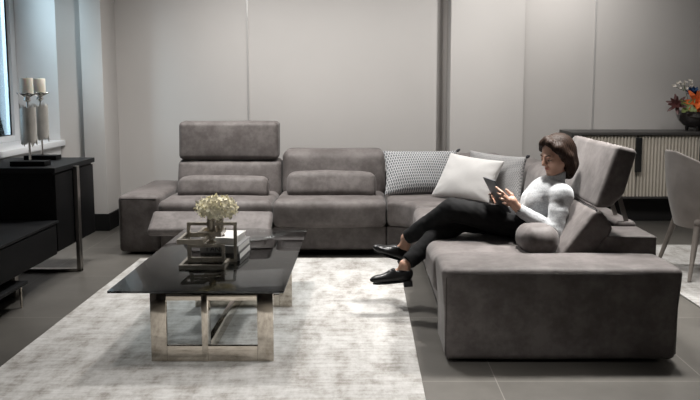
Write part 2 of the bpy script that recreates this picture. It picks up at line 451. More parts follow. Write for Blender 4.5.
def wall_back():
    bm = bmesh.new()
    add_box(bm, -2.9, .725, 7.65, 7.83, 0, 3); add_box(bm, .725, .86, 7.81, 7.83, 0, 3); add_box(bm, -3.3, 5.6, 8.2, 8.4, 0, 3)
    add_box(bm, -3.3, -2.6, 7.83, 8.2, 0, 3)
    vs = [bm.verts.new((x, y, z)) for z in (0, 3) for x, y in ((-2.88, 7.2), (-2.66, 7.36), (-2.66, 7.66), (-2.88, 7.66))]  # wedge slanted so that window light only grazes it
    for q in ((0, 1, 2, 3), (4, 5, 6, 7), (0, 1, 5, 4), (1, 2, 6, 5), (2, 3, 7, 6), (3, 0, 4, 7)): bm.faces.new([vs[i] for i in q])
    o = link('wall_back', from_bm('wall_back', bm), M['wall'], smooth=False); o['kind'] = ST
wall_back()
box('wall_pilaster', -2.67, -2.47, 7.24, 7.65, 0, 3, M['wall'], bev=.004, kind=ST)
box('wall_column', .843, 1.555, 7.45, 8.2, 0, 3, M['wall'], bev=.004, kind=ST)
box('wall_right', 5.5, 5.6, -2.1, 8.5, 0, 3, M['wall_dim'], bev=0, kind=ST)
box('wall_front', -3.3, 5.5, -2.1, -2.0, 0, 3, M['wall_dim'], bev=0, kind=ST)
def baseboard_left():
    bm = bmesh.new()
    add_box(bm, -2.685, -2.455, 7.225, 7.65, 0, .165, .004); add_box(bm, -2.455, .72, 7.633, 7.65, 0, .165, .004)
    me = from_bm('baseboard_left', bm); o = link('baseboard_left', me, M['black_trim'], smooth=False); o['kind'] = ST
baseboard_left()
def baseboard_back():
    bm = bmesh.new(); add_box(bm, .828, 1.57, 7.435, 7.45, 0, .165, .004); add_box(bm, 1.57, 5.5, 8.185, 8.2, 0, .165, .004)
    o = link('baseboard_back', from_bm('baseboard_back', bm), M['black_trim'], smooth=False); o['kind'] = ST
baseboard_back()
box('trim_2', -1.166, -1.150, 7.640, 7.652, .165, 3, M['strip'], bev=.002, kind=ST)
box('trim_3', 2.452, 2.470, 8.190, 8.202, .165, 3, M['strip'], bev=.002, kind=ST)

# ------------------------------------------------------------------ rugs
def rug(name, x0, x1, y0, y1, label):
    me = mesh(name, *soft_box((x0 + x1) / 2, (y0 + y1) / 2, .007, x1 - x0, y1 - y0, .012, r=.005, seg=3, inner=30, wav=.0004))
    return tag(link(name, me, M['rug']), label, 'rug')
rug('area_rug', -1.805, .275, 2.3, 6.02, 'large pale distressed grey rug under the glass coffee table')
rug('area_rug', 2.12, 4.6, 4.2, 6.53, 'pale grey rug under the upholstered dining chair at right')

# ================================================================== THE SECTIONAL SOFA
sofa = empty('sectional_sofa', (.4, 5.6, 0), 'large grey brown nubuck corner sofa with raised headrests and open footrest', 'sofa')
SM = M['sofa']
def ring_seam(name, pts, parent, r=.0028):
    tubes(name, [(pts, r)], M['seam'], parent, n=6, closed=True)
# inset plinth added in the shadow gap under the sofa, coloured dark as shade
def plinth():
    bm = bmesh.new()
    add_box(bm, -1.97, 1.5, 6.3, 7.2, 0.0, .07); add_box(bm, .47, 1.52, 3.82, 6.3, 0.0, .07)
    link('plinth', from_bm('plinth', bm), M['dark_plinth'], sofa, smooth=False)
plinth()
# left armrest
o = soft('armrest', -2.03, -1.685, 6.19, 7.26, .02, .492, SM, sofa, r=.035, crown=(.004, .004, .006), wav=.0015, seed=1)
sw = box('recliner_switch', -1.690, -1.681, 6.34, 6.39, .365, .425, M['steel_dull'], o, bev=.003)
sb_ = box('switch_button', -1.684, -1.678, 6.353, 6.377, .380, .410, M['black'], o, bev=.003)
tubes('seam', [([(-2.003, 6.191, .468), (-1.712, 6.191, .468)], .0026)], M['seam'], o, n=6)
# near armrest
def taper(q, u):
    q.x += .018 * u[0] * max(0, u[2]) - .004 * u[0] * max(0, -u[2]); return q
o = soft('armrest', .405, 1.58, 3.705, 4.095, .018, .487, SM, sofa, r=.032, crown=(.003, .006, .006), wav=.0018, seed=2, inner=14, deform=taper)
tubes('seam', [([(.412, 3.708, .05), (.411, 3.7078, .44), (.420, 3.7076, .456), (.45, 3.7072, .461), (1.0, 3.703, .464), (1.53, 3.7072, .461), (1.562, 3.7076, .456), (1.572, 3.7078, .44), (1.570, 3.708, .05)], .0022)], M['seam'], o, n=6)
# base panels under the seats
soft('base_panel', -1.68, -.755, 6.17, 7.2, .05, .25, SM, sofa, r=.02, wav=.001, seed=3)
soft('base_panel', -.748, .185, 6.15, 7.2, .05, .25, SM, sofa, r=.02, wav=.001, seed=4)
soft('base_panel', .455, 1.52, 4.1, 5.84, .05, .25, SM, sofa, r=.02, wav=.001, seed=5)
def blob_prism(name, poly, z0, z1, parent, bev=.05, seg=5, dome=0.0):
    """padded block from a plan outline"""
    bm = bmesh.new(); vs = [bm.verts.new((x, y, z0)) for x, y in poly]; f = bm.faces.new(vs)
    ret = bmesh.ops.extrude_face_region(bm, geom=[f]); nv = [g for g in ret['geom'] if isinstance(g, bmesh.types.BMVert)]
    bmesh.ops.translate(bm, vec=(0, 0, z1 - z0), verts=nv)
    bmesh.ops.recalc_face_normals(bm, faces=bm.faces)
    te = [e for e in bm.edges if all(abs(v.co.z - z1) < 1e-5 for v in e.verts) or all(abs(v.co.z - z0) < 1e-5 for v in e.verts)]
    bmesh.ops.bevel(bm, geom=te, offset=bev, segments=seg, affect='EDGES', profile=.5)
    me = from_bm(name, bm); set_sharp(me, 60); return link(name, me, SM, parent)
curve = [(.19, 6.10)] + [(.19 + .21 * math.sin(t) * 1.0, 6.10 - .26 * (1 - math.cos(t))) for t in [R(a) for a in (15, 30, 45, 60, 75, 90)]]
cpoly = curve + [(1.3, 5.84), (1.3, 6.85), (.19, 6.85)]
blob_prism('corner_seat', cpoly, .252, .468, sofa, bev=.045)
bcurve = [(.19, 6.15)] + [(.19 + .26 * math.sin(t), 6.15 - .30 * (1 - math.cos(t))) for t in [R(a) for a in (15, 30, 45, 60, 75, 90)]]
blob_prism('corner_base', bcurve + [(1.5, 5.85), (1.5, 7.2), (.19, 7.2)], .05, .248, sofa, bev=.012, seg=3)
# seat cushions
def sag(q, u):
    if u[2] > 0: q.z -= .012 * max(0, u[1]) * u[2]
    return q
soft('seat_cushion', -1.678, -.752, 6.085, 6.93, .245, .462, SM, sofa, r=.055, crown=(0, .012, .022), wav=.002, seed=6, deform=sag)
soft('seat_cushion', -.746, .184, 6.085, 6.93, .245, .462, SM, sofa, r=.055, crown=(0, .012, .022), wav=.002, seed=7, deform=sag)
soft('seat_cushion', .385, 1.22, 4.10, 5.02, .245, .462, SM, sofa, r=.055, crown=(.012, 0, .012), wav=.002, seed=8)
soft('seat_cushion', .385, 1.22, 5.03, 5.835, .245, .462, SM, sofa, r=.055, crown=(.012, 0, .012), wav=.002, seed=9)
# opened footrest of the left seat
def tilt_foot(q, u): return q
fr = soft('footrest', -1.66, -.715, -.125, .125, -.035, .035, SM, None, r=.03, crown=(0, 0, .006), wav=.0012, seed=10)
fr.data.transform(Matrix.Translation((0, 5.825, .330)) @ Matrix.Rotation(R(30), 4, 'X')); fr.parent = sofa; fr.data.transform(Matrix.Translation(-Vector(sofa.location)))
tubes('footrest_arm', [([(-1.45, 6.17, .21), (-1.45, 5.93, .34)], .012)], M['black'], sofa)
tubes('footrest_arm', [([(-.86, 6.17, .21), (-.86, 5.93, .34)], .012)], M['black'], sofa)
# backrests along the wall
def lean(k):
    def f(q, u): q.y += k * q.z; return q
    return f
soft('backrest', -1.668, -.742, 6.72, 6.97, .40, .735, SM, sofa, r=.05, crown=(0, .04, .006), wav=.002, seed=11, deform=lean(.25))
hd = soft('headrest', -1.655, -.765, 6.76, 6.96, .738, 1.075, SM, sofa, r=.04, crown=(0, .016, .004), wav=.002, seed=12, deform=lean(.08))
soft('backrest', -.736, .190, 6.74, 7.02, .40, .822, SM, sofa, r=.075, crown=(0, .022, .004), wav=.002, seed=13, deform=lean(.2))
soft('corner_backrest', .20, 1.26, 6.76, 7.0, .40, .775, SM, sofa, r=.06, crown=(0, .015, .01), wav=.002, seed=14, deform=lean(.1))
def leanx(k):
    def f(q, u): q.x += k * q.z; return q
    return f
soft('corner_backrest', 1.275, 1.5, 5.86, 6.76, .40, .765, SM, sofa, r=.06, crown=(.015, 0, .01), wav=.002, seed=15, deform=leanx(.1))
soft('backrest', 1.235, 1.47, 5.075, 5.85, .40, .815, SM, sofa, r=.08, crown=(.02, 0, .006), wav=.002, seed=16, deform=leanx(.14))
# rear shells
soft('rear_shell', -1.68, 1.60, 6.98, 7.26, .05, .60, SM, sofa, r=.03, wav=.0012, seed=17, inner=16)
soft('rear_shell', 1.49, 1.61, 4.425, 6.98, .05, .60, SM, sofa, r=.025, wav=.0012, seed=18, inner=16)
def tray_cut(q, u):
    return q
prism_soft('rear_ledge', [(1.275, .30), (1.61, .30), (1.61, .572), (1.335, .576), (1.275, .49)], 4.108, 4.42, SM, sofa, bev=.010)
# reclined backrest and raised headrest of the near seat
prism_soft('backrest', [(1.075, .45), (1.262, .712), (1.30, .722), (1.375, .62), (1.30, .44)], 4.115, 5.035, SM, sofa, bev=.028)
o = prism_soft('headrest', [(1.272, .725), (1.385, 1.075), (1.50, 1.045), (1.435, .80), (1.36, .725)], 4.135, 5.03, SM, sofa, bev=.03)
tubes('seam', [([(1.300, 4.150, .742), (1.392, 4.150, 1.040), (1.395, 4.16, 1.058), (1.40, 4.6, 1.068), (1.395, 5.0, 1.058)], .0026)], M['seam'], o, n=6)
tubes('seam', [([(1.115, 4.138, .475), (1.262, 4.138, .690)], .0026)], M['seam'], sofa, n=6)
for y in (4.445, 4.64):
    me = mesh('headrest_strut', *bar_data((1.465, y, .88), (1.567, y, .56), .026, .008, up=(1, 0, 0))); fix(me); link('headrest_strut', me, M['steel_dull'], sofa, smooth=False)

# ------------------------------------------------------------------ loose lumbar cushions and scatter cushions
def lumbar(loc, sx, sy, sz, rx, rz, label, seed):
    def ends(q, u):
        k = 1 - .22 * abs(u[0]) ** 3; q.y *= k; q.z *= 1 - .10 * abs(u[0]) ** 4; return q
    me = mesh('lumbar_cushion', *soft_box(0, 0, 0, sx, sy, sz, r=.06, crown=(.004, .012, .012), wav=.003, seed=seed, deform=ends))
    me.transform(Matrix.Translation(loc) @ Euler((R(rx), 0, R(rz))).to_matrix().to_4x4())
    bpy_o = link('lumbar_cushion', me, SM)
    c = Vector(loc); me.transform(Matrix.Translation(-c)); bpy_o.location = c
    sm = mesh('piping', *tube_data([(c + Euler((R(rx), 0, R(rz))).to_matrix() @ Vector((s * (sx / 2 - .006), math.cos(a) * sy * .33, math.sin(a) * sz * .41))) for s in (1,) for a in [2 * math.pi * i / 20 for i in range(20)]], .003, 6, True))
    link('piping', sm, M['seam'], bpy_o)
    return tag(bpy_o, label, 'cushion')
lumbar((-1.195, 6.42, .527), .765, .15, .20, -22, 0, 'long grey brown lumbar cushion on the left seat beneath the raised headrest', 1)
lumbar((-.277, 6.42, .552), .755, .15, .23, -22, 0, 'long grey brown lumbar cushion on the middle seat', 2)
lumbar((.985, 4.262, .532), .212, .25, .142, 0, 6, 'grey brown lumbar cushion beside the hip of the seated woman', 3)

def pattern_mat(name, nu, nv, dark, light, zig):
    m, nt, b = newmat(name); t = N(nt, 'ShaderNodeTexCoord'); sp = N(nt, 'ShaderNodeSeparateXYZ'); L(nt, t.outputs['UV'], sp.inputs[0])
    def math_(op, a, bb=None, c=None):
        n = N(nt, 'ShaderNodeMath', operation=op)
        for i, x in enumerate((a, bb, c)):
            if x is None: continue
            if isinstance(x, (int, float)): n.inputs[i].default_value = x
            else: L(nt, x, n.inputs[i])
        return n.outputs[0]
    u = math_('MULTIPLY', sp.outputs[0], nu); v = math_('MULTIPLY', sp.outputs[1], nv)
    row = math_('FLOOR', v); fv = math_('FRACT', v)
    off = math_('MULTIPLY', math_('MODULO', row, 2.0), .5)
    fu = math_('FRACT', math_('ADD', u, off))
    au = math_('ABSOLUTE', math_('SUBTRACT', fu, .5)); av = math_('ABSOLUTE', math_('SUBTRACT', fv, .5))
    s = math_('ADD', au, math_('MULTIPLY', av, zig))            # woven lozenges
    f = N(nt, 'ShaderNodeMapRange', interpolation_type='SMOOTHSTEP'); f.inputs[1].default_value = .33; f.inputs[2].default_value = .47
    L(nt, s, f.inputs[0])
    mx = N(nt, 'ShaderNodeMix', data_type='RGBA'); L(nt, f.outputs[0], mx.inputs[0]); mx.inputs[6].default_value = (*dark, 1); mx.inputs[7].default_value = (*light, 1)
    L(nt, mx.outputs[2], b.inputs['Base Color']); b.inputs['Roughness'].default_value = .85; b.inputs['Sheen Weight'].default_value = .2
    bump(nt, b, s, .25, .004); return m
M['lozenge'] = pattern_mat('lozenge_weave', 30, 15, (.10, .103, .11), (.40, .405, .41), .55)
M['lozenge_pale'] = pattern_mat('lozenge_weave_pale', 44, 28, (.20, .20, .205), (.36, .352, .345), .55)
M['white_cloth'] = simple('white_cloth', (.56, .548, .535), .85, var=.03, vscale=12, bmp=.15, bscale=180, sheen=.2)
M['tassel'] = simple('dark_tassel', (.04, .04, .045), .8, var=.2)
def scatter(corners, thick, mat, label, seed, tassels=(), piping=None):
    c = sum((Vector(p) for p in corners), Vector()) / 4
    me = pillow_mesh('scatter_cushion', *corners, thick, seed=seed); me.transform(Matrix.Translation(-c))
    o = link('scatter_cushion', me, mat); o.location = c
    for i in tassels:
        p = Vector(corners[i]); d = (p - c).normalized()
        v, f = tube_data([p - d * .012, p + d * .010, p + d * .03], [.006, .014, .007], 8)
        link('corner_tassel', mesh('corner_tassel', v, f), M['tassel'], o)
    return tag(o, label, 'cushion')
scatter(((.175, 6.37, .475), (.77, 6.50, .485), (.82, 6.66, .825), (.165, 6.64, .825)), .17, M['lozenge'], 'grey lozenge patterned cushion beside the middle seat', 21, (2,))
scatter(((.565, 6.31, .48), (.985, 5.93, .475), (1.11, 5.97, .80), (.735, 6.41, .83)), .15, M['white_cloth'], 'plain white square cushion leaning in the sofa corner', 22)
scatter(((.93, 6.56, .48), (1.20, 5.80, .475), (1.262, 5.86, .845), (.925, 6.60, .835)), .14, M['lozenge_pale'], 'paler patterned cushion half hidden behind the white cushion', 23, (2,))

# ================================================================== COFFEE TABLE
def coffee_table():
    t = empty('coffee_table', (-.78, 4.2, .0145), 'low coffee table with smoked glass top on polished metal frames', 'table')
    box('table_top', -1.286, -.402, 3.712, 5.365, .363, .375, M['smoked_glass'], t, bev=.002)
    def frame(x0, x1, y, bw, th, z0, z1, name='leg_frame', along='x'):
        bm = bmesh.new(); V = []
        def bx(a, b, c, d):
            if along == 'x': add_box(bm, a, b, y - th / 2, y + th / 2, c, d, .002)
            else: add_box(bm, y - th / 2, y + th / 2, a, b, c, d, .002)
        bx(x0, x0 + bw, z0, z1); bx(x1 - bw, x1, z0, z1); bx(x0 + bw, x1 - bw, z0, z0 + bw); bx(x0 + bw, x1 - bw, z1 - .035, z1)
        me = from_bm(name, bm); set_sharp(me); link(name, me, M['chrome'], t)
    frame(-1.072, -.456, 3.716, .08, .022, .0145, .363)
    frame(-1.06, -.452, 4.66, .08, .022, .0145, .363)
    frame(3.700, 5.05, -.800, .08, .030, .0145, .363, along='y', name='cross_frame')
coffee_table()

# ------------------------------------------------------------------ things on the coffee table
ZT = .3756
def book(x, y, z, w, d, h, rz, cover, label, text=None, band=None):
    o = empty('book', (x, y, z), label, 'book', rz=R(rz))
    bm = bmesh.new(); add_box(bm, -w / 2, w / 2, -d / 2, d / 2, 0, .004, .001); add_box(bm, -w / 2, w / 2, -d / 2, d / 2, h - .004, h, .001); add_box(bm, -w / 2, w / 2, -d / 2, -d / 2 + .004, 0, h, .001)
    link('cover', from_bm('cover', bm), cover, o, smooth=False, local=True)
    bm = bmesh.new(); add_box(bm, -w / 2 + .004, w / 2 - .005, -d / 2 + .004, d / 2 - .005, .004, h - .004)
    link('page_block', from_bm('page_block', bm), M['paper'], o, smooth=False, local=True)
    if text:
        c = bpy.data.curves.new('t', 'FONT'); c.body = text; c.size = h * 1.0; c.extrude = .0006; c.align_x = 'CENTER'; c.align_y = 'CENTER'
        tmp = bpy.data.objects.new('t', c); COL.objects.link(tmp)
        me = bpy.data.meshes.new_from_object(tmp.evaluated_get(bpy.context.evaluated_depsgraph_get())); bpy.data.objects.remove(tmp); me.name = 'spine_lettering'
        me.transform(Matrix.Translation((-w * .08, -d / 2 - .0006, h / 2)) @ Matrix.Rotation(R(90), 4, 'X'))
        link('spine_lettering', me, M['letter'], o, smooth=False, local=True)
M['paper'] = simple('book_pages', (.62, .61, .585), .8, var=.06, vscale=60)
M['cover_white'] = simple('white_book_cover', (.66, .65, .63), .4, var=.02)
M['cover_grey'] = simple('grey_book_cover', (.17, .17, .17), .4, var=.08)
M['cover_dark'] = simple('dark_book_cover', (.055, .055, .058), .4, var=.1)
M['letter'] = simple('book_lettering', (.012, .012, .012), .5, var=.1)
book(-.835, 4.53, ZT, .235, .30, .043, -4, M['cover_dark'], 'dark covered book at the bottom of the coffee table stack', 'M LOVE')
book(-.838, 4.53, ZT + .0432, .232, .295, .043, -5, M['cover_grey'], 'grey book with dark lettering in the middle of the stack', 'I AND')
book(-.855, 4.56, ZT + .0864, .205, .25, .036, -8, M['cover_white'], 'white book topmost of the coffee table stack')

def centrepiece():
    t = empty('candle_stand', (-0.885, 4.35, ZT), 'aged nickel stand of interlocking rectangular loops on the glass table', 'decoration')
    th = .017
    def loop(name, c, u, v, a, b):
        c, u, v = Vector(c), Vector(u).normalized(), Vector(v).normalized(); n = u.cross(v)
        P = [c + u * (sa * a) + v * (sb * b) for sa, sb in ((-1, -1), (1, -1), (1, 1), (-1, 1))]
        parts = []
        for i in range(4):
            p, q = P[i], P[(i + 1) % 4]; d = (q - p).normalized()
            e = th * (.5 if i % 2 else -.5); parts.append(bar_data(p - d * e, q + d * e, .026, th, up=n))
        me = mesh(name, *merge(parts)); fix(me); link(name, me, M['bronze'], t, smooth=False)
    X, Y, Z = (1, 0, 0), (0, 1, 0), (0, 0, 1)
    loop('loop_frame', (-0.885, 4.36, ZT + .115), X, Z, .135, .108)     # tall upright loop
    loop('loop_frame', (-0.910, 4.27, ZT + .008), X, Y, .120, .09)     # lying loop on the glass
    loop('loop_frame', (-0.890, 4.22, ZT + .085), X, Z, .095, .038)
    loop('loop_frame', (-0.970, 4.27, ZT + .155), X, Y, .065, .10)
    loop('loop_frame', (-0.890, 4.38, ZT + .17), X, Y, .06, .07)
    for (x, y, h0, h1) in ((-0.890, 4.36, .11, .30), (-0.850, 4.41, .14, .255)):
        v, f = lathe([(.0, h0), (.03, h0), (.03, h0 + .006), (.013, h0 + .012), (.013, h0 + .02), (.024, h0 + .026), (.024, h1), (.020, h1), (.020, h1 - .03), (0, h1 - .03)], 20, (x, y, ZT))
        me = mesh('candle_cup', v, f); fix(me); set_sharp(me); link('candle_cup', me, M['bronze'], t)
centrepiece()
M['petal'] = simple('cream_petals', (.94, .87, .68), .6, var=.10, vscale=25)
M['stem'] = simple('green_stem', (.10, .13, .05), .6, var=.2)
def flower(name, c, rx, rz, n, parent_label, cat, mat, stem_to):
    o = empty(name, stem_to, parent_label, cat)
    rs = random.Random(7); V, F = [], []
    for i in range(n):
        z = 1 - 1.75 * (i + .5) / n; ph = i * 2.39996 + rs.uniform(-.25, .25); r = math.sqrt(max(0, 1 - z * z))
        d = Vector((r * math.cos(ph), r * math.sin(ph), z)); k = rs.uniform(.80, 1.04)
        p = Vector(c) + Vector((d.x * rx, d.y * rx, d.z * rz)) * k
        nrm = (d + Vector((rs.uniform(-.5, .5), rs.uniform(-.5, .5), rs.uniform(-.4, .4)))).normalized(); a = nrm.orthogonal().normalized(); b = nrm.cross(a); ro = rs.uniform(0, 6.28); s = rs.uniform(.018, .026)
        for q in range(4):
            an = ro + q * math.pi / 2; e = a * math.cos(an) + b * math.sin(an); g = nrm.cross(e); cu = rs.uniform(.1, .55)
            pts = [(0, 0, 0), (.45, .32, .10), (.95, .30, cu * .7), (1.15, 0, cu), (.95, -.30, cu * .7), (.45, -.32, .10), (.6, 0, .02)]
            o0 = len(V); V += [p + (e * x + g * y + nrm * w) * s for x, y, w in pts]
            F += [tuple(o0 + j for j in f) for f in ((0, 1, 6), (1, 2, 6), (2, 3, 6), (3, 4, 6), (4, 5, 6), (5, 0, 6))]
    me = mesh('bloom', V, F); link('bloom', me, mat, o)
    tubes('stem', [([stem_to, ((stem_to[0] + c[0]) / 2, (stem_to[1] + c[1]) / 2, (stem_to[2] + c[2]) / 2), c], .004)], M['stem'], o, n=6)
flower('hydrangea', (-.842, 4.30, ZT + .325), .113, .060, 190, 'cream hydrangea bloom above the metal stand on the coffee table', 'flower', M['petal'], (-.890, 4.275, ZT + .272))

# ================================================================== LEFT SIDEBOARD AND CANDLES
def left_sideboard():
    t = empty('sideboard', (-2.5, 5.64, 0), 'black sideboard with steel leg frame beneath the window', 'sideboard')
    bm = bmesh.new(); add_box(bm, -2.86, -2.165, 5.285, 6.08, .786, .822, .003)
    link('top_panel', from_bm('top_panel', bm), M['black_top'], t, smooth=False)
    box('body', -2.84, -2.19, 5.30, 6.06, .215, .785, M['black'], t, bev=.003)
    for i, (a, b) in enumerate(((5.305, 5.625), (5.655, 6.055))):
        box('door', -2.19, -2.172, a, b, .222, .772, M['black'], t, bev=.003)
    bm = bmesh.new(); add_box(bm, -2.1645, -2.135, 5.615, 5.665, 0, .80, .002); add_box(bm, -2.80, -2.77, 5.615, 5.665, 0, .215, .002); add_box(bm, -2.80, -2.135, 5.615, 5.665, 0, .02, .002); 
    link('leg_frame', from_bm('leg_frame', bm), M['steel_dull'], t, smooth=False)
    u = empty('media_cabinet', (-2.5, 4.4, 0), 'lower black cabinet running forward from the sideboard', 'cabinet')
    box('body', -2.84, -2.17, 3.3, 5.283, .215, .435, M['black'], u, bev=.003)
    box('top_panel', -2.86, -2.15, 3.3, 5.283, .436, .452, M['black_top'], u, bev=.003)
    for a in (3.32, 4.29): box('drawer', -2.17, -2.152, a, a + .94, .222, .425, M['black'], u, bev=.003)
    for y in (3.35, 4.9): box('leg_frame', -2.80, -2.3, y, y + .05, 0, .2145, M['steel_dull'], u, bev=.003)
    s = empty('low_shelf', (-2.35, 4.2, 0), 'thin black low shelf with a slim steel leg at the left edge', 'shelf')
    box('shelf_board', -2.62, -2.135, 3.55, 4.72, .146, .166, M['black_top'], s, bev=.003)
    for x, y in ((-2.165, 4.68), (-2.165, 3.6), (-2.6, 4.68), (-2.6, 3.6)): tubes('leg', [([(x, y, 0), (x, y, .146)], .007)], M['chrome'], s)
left_sideboard()
def candle_holder(x, y, z, label, seed, clabel):
    t = empty('candle_holder', (x, y, z), label, 'candle holder', 'candle holders on the sideboard'); rs = random.Random(seed)
    box('base', x - .125, x + .125, y - .055, y + .055, z, z + .035, M['black'], t, bev=.003)
    tubes('stem', [([(x, y, z + .035), (x, y, z + .50)], .008)], M['silver'], t)
    n = 40; V, F = [], []; r0 = .055
    for k in range(n):
        a = 2 * math.pi * k / n
        zt = .415 + rs.uniform(-.02, .035) * (1 if k % 2 else -.4); zb = .165 + rs.uniform(-.03, .03) * (1 if k % 2 else .2)
        for rr, zz in ((r0, zb), (r0, zt), (r0 - .006, zt), (r0 - .006, zb)): V.append((x + rr * math.cos(a), y + rr * math.sin(a), z + zz))
    for k in range(n):
        j = (k + 1) % n
        for q in range(4): F.append((k * 4 + q, j * 4 + q, j * 4 + (q + 1) % 4, k * 4 + (q + 1) % 4))
    me = mesh('bark_sleeve', V, F); fix(me); set_sharp(me, 50); link('bark_sleeve', me, M['bark'], t)
    for a_, r_ in [([(x + r0 * math.cos(a), y + r0 * math.sin(a), z + zz), (x, y, z + zz)], .003) for a in (0, 2.1, 4.2) for zz in (.22, .36)]: tubes('spoke', [(a_, r_)], M['silver'], t, n=6)
    n = 48; V, F = [], []
    pr = [(.012, .485), (.03, .492), (.046, .50), (.072, .512), (.074, .516), (.046, .510), (0.0, .508)]
    for r, zz in pr:
        for k in range(n):
            a = 2 * math.pi * k / n; w = (.5 + .5 * math.cos(6 * a)) if r > .06 else 0
            V.append((x + r * (1 - .16 * (1 - w)) * math.cos(a), y + r * (1 - .16 * (1 - w)) * math.sin(a), z + zz + .008 * w * (r > .06)))
    for i in range(len(pr) - 1):
        for k in range(n): F.append((i * n + k, i * n + (k + 1) % n, (i + 1) * n + (k + 1) % n, (i + 1) * n + k))
    me = mesh('petal_dish', V, F); fix(me); link('petal_dish', me, M['silver'], t)
    v, f = lathe([(0, .488), (.02, .488), (.026, .47), (.012, .455), (0, .455)], 20, (x, y, z)); me = mesh('collar', v, f); fix(me); link('collar', me, M['silver'], t)
    c = empty('candle', (x, y, z + .5165), clabel, 'candle', 'cream pillar candles')
    v, f = lathe([(0, 0), (.043, 0), (.044, .003), (.044, .108), (.041, .111), (.02, .108), (0, .107)], 28, (x, y, z + .5165)); me = mesh('wax', v, f); fix(me); set_sharp(me, 60); link('wax', me, M['candle'], c)
    tubes('wick', [([(x, y, z + .622), (x + .002, y, z + .635)], .0013)], M['black'], c, n=6)
candle_holder(-2.405, 5.45, .8222, 'nearer silver candle holder with bark sleeve on black block, left of the pair', 1, 'cream pillar candle on the nearer holder at left')
candle_holder(-2.505, 5.90, .8222, 'farther silver candle holder with bark sleeve on black block, right of the pair', 2, 'cream pillar candle on the farther holder at right')

# ================================================================== RIGHT SIDEBOARD, BOWL, FLOWERS
M['ribbed'] = simple('ribbed_greige_lacquer', (.47, .43, .37), .45, var=.03, vscale=4)
M['anthracite'] = simple('anthracite_frame', (.05, .047, .045), .45, var=.1)
def right_sideboard():
    x0, x1, y0, y1 = 2.10, 4.12, 7.70, 8.17; z0, z1 = .245, .925
    t = empty('sideboard', ((x0 + x1) / 2, (y0 + y1) / 2, 0), 'anthracite sideboard with pale ribbed doors along the back wall', 'sideboard')
    box('top_panel', x0, x1, y0 - .02, y1, z1 - .03, z1, M['anthracite'], t)
    bm = bmesh.new()
    add_box(bm, x0, x0 + .03, y0 - .015, y1, z0, z1 - .0305, .002); add_box(bm, x1 - .03, x1, y0 - .015, y1, z0, z1 - .0305, .002)
    add_box(bm, x0 + .03, x1 - .03, y0 - .015, y1, z0, z0 + .02, .002); add_box(bm, x0 + .03, x1 - .03, y0 + .02, y1, z0 + .02, z1 - .0305)
    link('carcass', from_bm('carcass', bm), M['anthracite'], t, smooth=False)
    box('plinth', x0 + .05, x1 - .05, y0 + .08, y1 - .03, 0, z0 - .0005, M['dark_plinth'], t)
    w = (x1 - x0 - .06) / 3
    for k in range(3):
        a, b = x0 + .03 + k * w + .003, x0 + .03 + (k + 1) * w - .003
        n = 19; per = (b - a) / n; V, F = [], []
        prof = []
        for i in range(n):
            for q in range(7):
                s = q / 7; prof.append((a + (i + s) * per, y0 + .012 - .016 * math.sin(math.pi * min(1, s / .86)) ** .6 if s < .86 else y0 + .012))
        prof.append((b, y0 + .012))
        zb, zt = z0 + .022, z1 - .036
        for x, y in prof: V += [(x, y, zb), (x, y, zt)]
        o2 = len(V); V += [(b, y0 + .019, zb), (b, y0 + .019, zt), (a, y0 + .019, zb), (a, y0 + .019, zt)]
        m = len(prof)
        for i in range(m - 1): F.append((2 * i, 2 * i + 2, 2 * i + 3, 2 * i + 1))
        F += [(2 * m - 2, o2, o2 + 1, 2 * m - 1), (o2, o2 + 2, o2 + 3, o2 + 1), (o2 + 2, 0, 1, o2 + 3)]
        me = mesh('door', V, F); fix(me); set_sharp(me, 45); d = link('door', me, M['ribbed'], t)
        if k == 1 or k == 2: box('handle', a - .033, a + .028, y0 - .034, y0 - .003, .52, .872, M['handle'], d, bev=.004)
right_sideboard()
def bowl():
    c = (3.445, 7.92, .925)
    t = empty('bowl', c, 'round black glass bowl holding flowers on the ribbed sideboard', 'bowl')
    v, f = lathe([(0, .035), (.05, .035), (.115, .06), (.165, .11), (.188, .165), (.190, .205), (.184, .206), (.181, .165), (.158, .115), (.11, .07), (.05, .047), (0, .047)], 40, c)
    me = mesh('vessel', v, f); fix(me); set_sharp(me, 60); link('vessel', me, M['bowl'], t)
    for k in range(3):
        a = k * 2.094 + .5; x, y = c[0] + .075 * math.cos(a), c[1] + .075 * math.sin(a)
        tubes('foot', [([(x, y, c[2] + .0), (x, y, c[2] + .05)], [.016, .022])], M['bowl'], t)
    return c
BC = bowl()
def petal_data(p, d, nrm, ln, wd, curl, n=6):
    d, nrm = Vector(d).normalized(), Vector(nrm); nrm = (nrm - d * nrm.dot(d)).normalized(); s = d.cross(nrm); V, F = [], []
    for i in range(n + 1):
        t = i / n; w = wd * math.sin(math.pi * min(.97, .12 + .86 * t)) ** .8; c = Vector(p) + d * (ln * t) + nrm * (curl * ln * t * t)
        V += [c - s * w + nrm * w * .25, c - nrm * w * .1, c + s * w + nrm * w * .25]
    for i in range(n):
        for q in (0, 1): F.append((i * 3 + q, i * 3 + q + 1, i * 3 + q + 4, i * 3 + q + 3))
    return V, F
